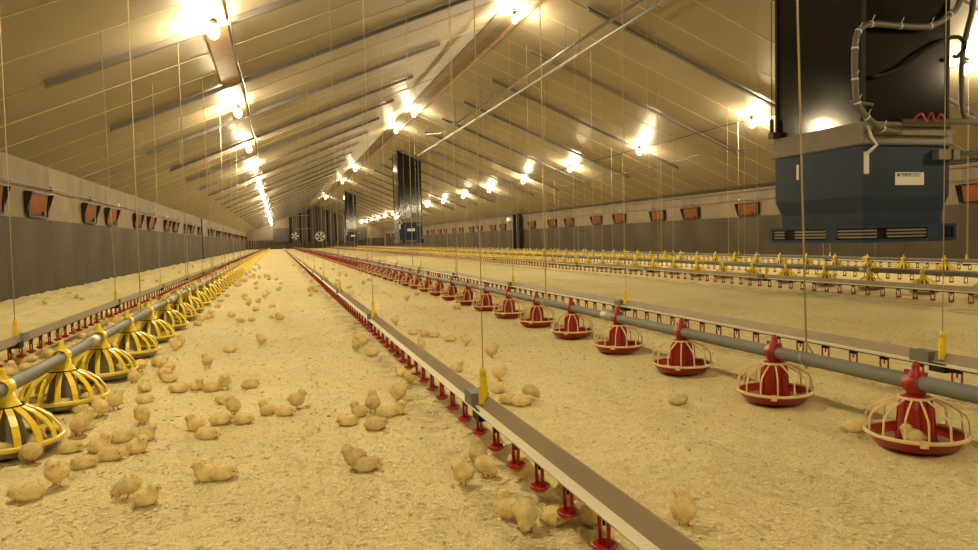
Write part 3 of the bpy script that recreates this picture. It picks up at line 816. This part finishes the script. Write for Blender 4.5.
for fi, (X, pz, y) in enumerate(((2.35, .25, 2.79), (-1.12, .275, 6.6), (8.0, .275, 7.3), (11.3, .275, 9.5))):
    while y < 44:
        cordspec.append((X, y, pz+.03, fi, 'feed')); y += 3.4
DN = ['drinker line by the left wall', 'middle drinker line', 'drinker line behind the red pans', 'drinker line before the first yellow pans', 'drinker line between the yellow feed lines', 'drinker line by the right wall']
FN = ['red feed line', 'left yellow feed line', 'first yellow feed line on the right', 'yellow feed line by the right wall']
cn = {}
for X, y, z, li, kd in cordspec:
    if 6.7 < X < 8.6 and (6.9 < y < 9.2 or 41.9 < y < 44.4): continue
    nm = (DN if kd == 'drinker' else FN)[li]; cn[nm] = cn.get(nm, 0)+1
    d = math.hypot(X, y); r = .0045 if kd == 'feed' else .003
    if kd == 'drinker' and li in (1, 2): r = .0022
    r *= 1+min(d, 30)*.012
    zt = roof_z(X)-.02
    mb = MB(); o_ = -.14 if (kd == 'feed' and li == 0 and y < 3) else (R()-.5)*.05
    mb.tube([(0, 0, 0), (o_*.5, 0, (zt-z)*.5), (o_, 0, zt-z)], r, 5)
    if kd == 'feed':
        mb.tube([(-.035, 0, 0), (-.04, 0, -.03), (0, 0, -.07), (.04, 0, -.03), (.035, 0, 0), (0, 0, .05)], r, 5)
    o = mb.obj('suspension_cord', M_cord, None, (X, y, z))
    tag(o, f'pale suspension cord of the {nm}, {nth(cn[nm])} from the camera', 'cord', 'suspension cords of the '+nm)

# ================================================================ CHICKS
def meta_mesh(name, balls, seed):
    md = bpy.data.metaballs.new(name); md.resolution = .0052; md.render_resolution = .0052; md.threshold = .12
    for (x, y, z, r, sx, sy, sz) in balls:
        e = md.elements.new(); e.type = 'ELLIPSOID'; e.co = (x, y, z); e.radius = r*1.28; e.size_x, e.size_y, e.size_z = sx, sy, sz; e.stiffness = 2
    o = bpy.data.objects.new(name, md); COL.objects.link(o)
    dg = bpy.context.evaluated_depsgraph_get(); me = bpy.data.meshes.new_from_object(o.evaluated_get(dg))
    bpy.data.objects.remove(o); bpy.data.metaballs.remove(md)
    me.name = name; me.materials.clear(); me.materials.append(M_chick)
    me.update()
    no = [v.normal.copy() for v in me.vertices]
    for v, n in zip(me.vertices, no):
        q = noise.noise(v.co*160+Vector((seed, 0, 0)))
        v.co += n*(q*.0026)
    # short tufts of down standing off the skin
    rr = random.Random(seed*10); mb = MB()
    vs = [v.co.copy() for v in me.vertices]; fs = [tuple(p.vertices) for p in me.polygons]
    mb.add(vs, fs, 0, True)
    for v, n in zip(me.vertices, no):
        for q in range(1):
            c = v.co+Vector((rr.gauss(0, .0016), rr.gauss(0, .0016), rr.gauss(0, .0016))); t_ = n.orthogonal().normalized()
            t_.rotate(Matrix.Rotation(rr.random()*6.28, 3, n))
            tip = c+n*(.0025+.0025*rr.random())+Vector((-.0035+rr.gauss(0, .0015), rr.gauss(0, .0015), rr.gauss(0, .0015)))
            mb.add([c-t_*.0011-n*.001, c+t_*.0011-n*.001, tip], [(0, 1, 2)], 0, True)
    m2 = bpy.data.meshes.new(name); m2.from_pydata(mb.v, [], mb.f); m2.polygons.foreach_set('use_smooth', mb.sm)
    m2.materials.append(M_chick); m2.update(); bpy.data.meshes.remove(me); print('CHICK FACES', len(mb.f))
    return m2
# x forward. each pose: body balls, head position/direction, legs?
POSES = {
 'standing': dict(b=[(-.006,0,.054,.036,1.1,1.0,.98),(-.030,0,.058,.019,1.1,.8,.8),(.014,0,.062,.026,1,1,1.05),(.026,0,.086,.0225,1,1,1),(-.004,.027,.054,.016,1.4,.45,.9),(-.004,-.027,.054,.016,1.4,.45,.9)], head=(.026,0,.087), dirn=(1,0,-.15), leg=.028),
 'pecking': dict(b=[(-.008,0,.056,.036,1.1,1.0,.95),(-.034,0,.062,.018,1.1,.8,.8),(.018,0,.050,.026,1.05,1,1),(.036,0,.034,.0215,1,1,1),(-.004,.027,.056,.016,1.4,.45,.9),(-.004,-.027,.056,.016,1.4,.45,.9)], head=(.037,0,.033), dirn=(.7,0,-.7), leg=.028),
 'sitting': dict(b=[(-.004,0,.030,.037,1.12,1.1,.90),(-.034,0,.032,.017,1.1,.8,.7),(.014,0,.040,.027,1,1,1),(.026,0,.062,.0225,1,1,1),(-.002,.030,.030,.016,1.4,.45,.8),(-.002,-.030,.030,.016,1.4,.45,.8)], head=(.027,0,.063), dirn=(1,0,-.1), leg=0),
 'lying': dict(b=[(-.006,0,.025,.037,1.18,1.15,.82),(-.036,0,.026,.018,1.1,.9,.6),(.018,0,.028,.026,1.05,1,.95),(.036,.004,.032,.0215,1,1,.98),(-.002,.031,.027,.016,1.4,.45,.7),(-.002,-.031,.027,.016,1.4,.45,.7)], head=(.037,.004,.032), dirn=(1,.1,-.3), leg=0),
 'turned': dict(b=[(-.006,0,.055,.036,1.08,1.0,1.0),(-.029,0,.060,.019,1.1,.8,.8),(.012,0,.066,.026,1,1,1.1),(.020,.010,.092,.0225,1,1,1),(-.004,.027,.056,.016,1.4,.45,.9),(-.004,-.027,.056,.016,1.4,.45,.9)], head=(.020,.011,.093), dirn=(.5,.85,-.1), leg=.028),
}
PROTO = {}
for pi_, (nm, d) in enumerate(POSES.items()):
    me = meta_mesh('down_body', d['b'], pi_*5.3)
    hx, hy, hz = d['head']; dv = Vector(d['dirn']).normalized(); sv = dv.cross(Vector((0,0,1))).normalized(); uv = sv.cross(dv)
    hc = Vector(d['head'])
    mb = MB(); mb.tube([hc+dv*.014, hc+dv*.022-uv*.001, hc+dv*.029-uv*.004], [.0058, .0040, .0007], 7); bk = mb.mesh('beak', M_beak)
    eyes = []
    for s_ in (-1, 1):
        bm = bmesh.new(); bmesh.ops.create_icosphere(bm, subdivisions=1, radius=.0030)
        c = hc+dv*.0105+sv*s_*.0172+uv*.004
        for v in bm.verts: v.co += c
        e = bpy.data.meshes.new('eye'); bm.to_mesh(e); bm.free(); e.materials.append(M_eye); eyes.append(e)
    legs = []
    for s_ in (-1, 1):
        mb = MB(); y = s_*.014
        if d['leg']:
            mb.tube([(-.002, y, .036), (-.008, y, .022), (0, y, .004)], [.0045, .0028, .0024], 6)
            x0 = 0
        else:
            x0 = .030
            mb.tube([(x0-.02, y, .006), (x0, y, .004)], [.003, .0024], 6)
        for a in (-.5, 0, .5): mb.tube([(x0, y, .003), (x0+.018*math.cos(a), y+.018*math.sin(a), .0015)], [.0022, .0012], 5)
        mb.tube([(x0, y, .003), (x0-.009, y, .0015)], [.0020, .001], 5)
        legs.append(mb.mesh('leg', M_foot))
    PROTO[nm] = (me, bk, eyes, legs)
CH = .93
def chick(pose, x, y, rz, label, group, detail=2, sc=1.0, z=None):
    me, bk, eyes, legs = PROTO[pose]
    zz = fz(x, y) if z is None else z
    t = thing('chick', label, 'chick', (x, y, zz-.001), rz, group); t.scale = (CH*sc,)*3
    link('down_body', me, t)
    if detail >= 1: link('beak', bk, t)
    if detail >= 2:
        for e in eyes: link('eye', e, t)
    if detail >= 1:
        for l in legs: link('leg', l, t)
    return t
CAMINV = cam.matrix_world.copy()
def ground(px, py, z=0.0):
    d = F_ + Rr*((px-489)/720) - Ur*((py-275)/720); t_ = (z-H)/d.z
    return d.x*t_, d.y*t_
NEAR = CHICKS_NEAR = [
 # px, py(feet), pose, heading deg in image (0 = facing right, 180 = left, 90 = away, 270 = to camera), words
 (27,500,'lying',190,'chick lying alone at the lower left of the flock'),
 (56,487,'turned',250,'tall upright chick standing on pink feet by the lower left edge'),
 (31,464,'pecking',160,'chick with pink legs showing just below the first yellow pan'),
 (71,452,'lying',0,'plump chick lying below the first yellow pan, left end of the row'),
 (84,468,'lying',10,'chick lying flat in front of the row below the first yellow pan'),
 (111,460,'lying',350,'orange-tinted chick lying at the middle of the resting row'),
 (100,452,'sitting',20,'small tan chick squeezed in the middle of the resting row'),
 (138,453,'sitting',355,'chick at the right end of the resting row, head turned down'),
 (122,442,'lying',15,'chick behind the resting row, mostly hidden'),
 (147,441,'sitting',40,'chick sitting behind the right end of the resting row'),
 (142,425,'standing',265,'chick standing by itself on two thin legs facing the camera'),
 (100,416,'standing',150,'round chick standing at the right side of the first pans, back turned'),
 (116,410,'standing',80,'slim chick with thin dark legs beside the round standing chick'),
 (79,436,'pecking',140,'chick bent beside the rim of the first yellow pan'),
 (84,431,'standing',60,'chick standing close behind the bent chick at the first pan'),
 (80,412,'lying',170,'chick lying between the first and second yellow pans'),
 (127,499,'pecking',200,'chick with dark beak low at the front pair on the litter'),
 (147,505,'sitting',20,'puffed chick resting at the right of the front pair'),
 (168,374,'standing',200,'chick standing upright near the third yellow pan'),
 (169,382,'lying',170,'chick lying behind the row of five by the third pan'),
 (179,392,'lying',200,'chick lying at the left of the row by the third pan'),
 (197,390,'sitting',330,'second chick in the row by the third pan'),
 (212,391,'lying',0,'third chick in the row by the third pan, plump'),
 (225,390,'standing',300,'chick at the right end of the row by the third pan'),
 (145,391,'sitting',100,'chick sitting to the right of the second yellow pan'),
 (134,383,'standing',120,'chick standing just behind the sitting one at second pan'),
 (145,403,'lying',10,'pale chick flat on the litter right of the second pan'),
 (140,372,'pecking',150,'chick pecking at the rim of the third yellow pan'),
 (195,430,'sitting',170,'round chick at the left of the group of six on open litter'),
 (207,439,'lying',355,'chick lying foremost in the group of six on open litter'),
 (221,424,'lying',5,'chick lying across the middle of the group of six'),
 (233,415,'standing',150,'chick standing at the back of the group of six'),
 (244,423,'lying',345,'chick lying at the right end of the group of six'),
 (225,404,'lying',180,'chick resting just behind the group of six'),
 (206,481,'sitting',190,'small tan chick of the loose pair on open litter'),
 (222,479,'lying',0,'pale flat chick of the loose pair on open litter'),
 (267,415,'sitting',160,'left chick of the three in a line on open litter'),
 (285,415,'lying',350,'middle chick of the three in a line on open litter'),
 (298,409,'standing',20,'right chick of the three in a line on open litter'),
 (250,388,'lying',30,'tiny flat chick alone behind the three in line'),
 (230,352,'lying',0,'flat chick lying far left of the middle drinker line'),
 (463,486,'standing',215,'round chick with pink feet left of the middle drinker line'),
 (478,466,'standing',100,'bright yellow chick behind the pair at the middle drinker line'),
 (486,477,'pecking',320,'orange-yellow chick pecking beside the bright yellow one'),
 (520,481,'standing',160,'chick with raised head under the middle drinker line'),
 (508,516,'sitting',120,'pale chick sitting behind the pecking chick at the drinkers'),
 (526,531,'pecking',265,'orange chick pecking at the litter facing the camera by the drinkers'),
 (556,523,'lying',30,'chick half hidden behind the red cups of the middle line'),
 (572,506,'pecking',20,'chick under the rail of the middle drinker line'),
 (592,524,'sitting',45,'chick hidden behind the nearest red cups'),
 (348,425,'lying',190,'chick at the left end of the huddle on open litter'),
 (359,416,'sitting',170,'chick second in the huddle on open litter'),
 (373,413,'standing',100,'tan chick standing at the back of the huddle'),
 (376,429,'lying',20,'chick lying at the front of the huddle'),
 (388,417,'lying',5,'chick lying right of the middle of the huddle'),
 (398,414,'sitting',340,'chick at the right end of the huddle'),
 (354,470,'standing',200,'tan chick of the pair in front of the huddle'),
 (366,471,'lying',0,'flat brown chick of the pair in front of the huddle'),
 (363,346,'standing',190,'chick left of the middle drinkers, upper of two'),
 (372,356,'lying',10,'chick left of the middle drinkers, lower of two'),
 (402,377,'sitting',170,'chick close to the red cups of the middle line'),
 (412,385,'standing',330,'pale round chick standing against the red cups'),
 (413,334,'lying',0,'left chick of the row behind the middle drinker line'),
 (424,336,'sitting',180,'second chick of the row behind the middle drinker line'),
 (434,337,'lying',350,'third chick of the row behind the middle drinker line'),
 (450,341,'lying',10,'brownish flat chick right of the row behind the middle line'),
 (466,346,'standing',200,'standing chick right of the row behind the middle line'),
 (421,350,'standing',120,'chick beside the rail in front of the row'),
 (457,372,'sitting',330,'chick left of the hanger on the middle line'),
 (492,358,'standing',20,'upright chick above the yellow hanger of the middle line'),
 (500,381,'standing',340,'chick right of the yellow hanger of the middle line'),
 (508,403,'lying',200,'tan chick resting right of the hanger, lower left of three'),
 (522,405,'lying',355,'pale chick resting right of the hanger, lowest of three'),
 (531,400,'pecking',20,'chick resting right of the hanger, right of three'),
 (684,526,'turned',60,'single thin chick standing alone at the bottom, right of the rail'),
 (678,404,'lying',10,'faint flat chick on the open litter before the red pans'),
 (854,432,'lying',350,'lone chick lying left of the first red pan'),
 (310,292,'standing',20,'tiny chick far back beside the start of the middle drinkers'),
 (273,318,'lying',10,'tiny chick far back on the open centre litter, left of centre'),
 (280,320,'sitting',190,'tiny chick beside the far back one on centre litter'),
 (246,300,'lying',20,'tiny chick far back right of the yellow pans'),
 (25,354,'pecking',30,'chick drinking under the left drinker line, first in view'),
 (8,365,'standing',20,'chick at the left picture edge under the left drinker line'),
 (44,347,'pecking',200,'plump chick drinking under the left drinker line, second in view'),
 (60,338,'standing',10,'chick drinking under the left drinker line, third in view'),
 (80,331,'pecking',160,'chick drinking under the left drinker line, fourth in view'),
 (97,322,'standing',30,'chick drinking under the left drinker line, fifth in view'),
 (1,456,'standing',90,'chick cut by the left picture edge beneath the first pan'),
]
for px, py, pose, hd, lab in NEAR:
    x, y = ground(px, py, 0)
    z = fz(x, y); x, y = ground(px, py, z)
    # heading: 0 = camera right, 90 = away
    a = math.radians(hd) - YAW
    chick(pose, x, y, a, lab, 'chicks close to the camera', 2, 1.0+(R()-.5)*.16)
# chicks sitting in the feeder pans
inpan = [(2.36-.07, 2.197-.05, 'sitting', 2.2, 'pale chick lying inside the first red pan'),]
for k, yy in enumerate([3.42, 4.28, 5.12, 6.05, 6.98]):
    for j, (dx, dy) in enumerate(((.13, -.04), (.02, -.14), (-.12, .02))):
        if (k+j) % 4 == 3: continue
        inpan.append((-1.12+dx, yy+dy, ('sitting', 'lying', 'sitting')[j], R()*6.28, f'chick inside the {nth(k+1)} yellow pan, at its {("right side", "front", "left side")[j]}'))
for x, y, pose, a, lab in inpan:
    chick(pose, x, y, a, lab, 'chicks inside the feeder pans', 1, .92, z=.034)
# flocks further off
rs = random.Random(11); placed = []
ZON = [('between left drinkers and yellow pans', lambda: (-1.50-.36*rs.random(), 4.4+11*rs.random()**1.3), 42),
       ('along the left drinker line', lambda: (-1.83+rs.gauss(0, .13), 5.6+28*rs.random()**1.6), 62),
       ('along the left yellow pans', lambda: (-1.12+rs.choice((-1, 1))*(.25+.12*abs(rs.gauss(0, 1))), 5+26*rs.random()**1.5), 66),
       ('by the left wall', lambda: (-2.2-1.7*rs.random(), 9+28*rs.random()), 14),
       ('on the left aisle', lambda: (-.75+.5*rs.random()+.35*rs.random(), 4.6+16*rs.random()**1.2), 26),
       ('along the middle drinkers', lambda: (.755+rs.gauss(0, .16), 3.6+26*rs.random()**1.5), 26),
       ('between middle drinkers and red pans', lambda: (1.0+1.1*rs.random(), 6.5+22*rs.random()**1.2), 16),
       ('along the red pans', lambda: (2.35+rs.gauss(0, .33), 7+24*rs.random()), 12)]
for zn, gen, n in ZON:
    k = 0
    pts = []
    tries = 0
    while len(pts) < n and tries < 4000:
        tries += 1
        x, y = gen()
        if any(math.hypot(x-a, y-b) < .085 for a, b in placed): continue
        if any(math.hypot(x-a, y-b) < .25 for a, b in PANS): continue
        placed.append((x, y)); pts.append((x, y))
    pts.sort(key=lambda p: p[1])
    for k, (x, y) in enumerate(pts):
        pose = rs.choice(('standing', 'pecking', 'sitting', 'lying', 'lying', 'turned'))
        chick(pose, x, y, rs.random()*6.28, f'small {pose if pose != "turned" else "upright"} chick of the flock {zn}, {nth(k+1)} from the camera', f'chicks {zn}', 1 if y < 12 else 0, .95+.12*rs.random())
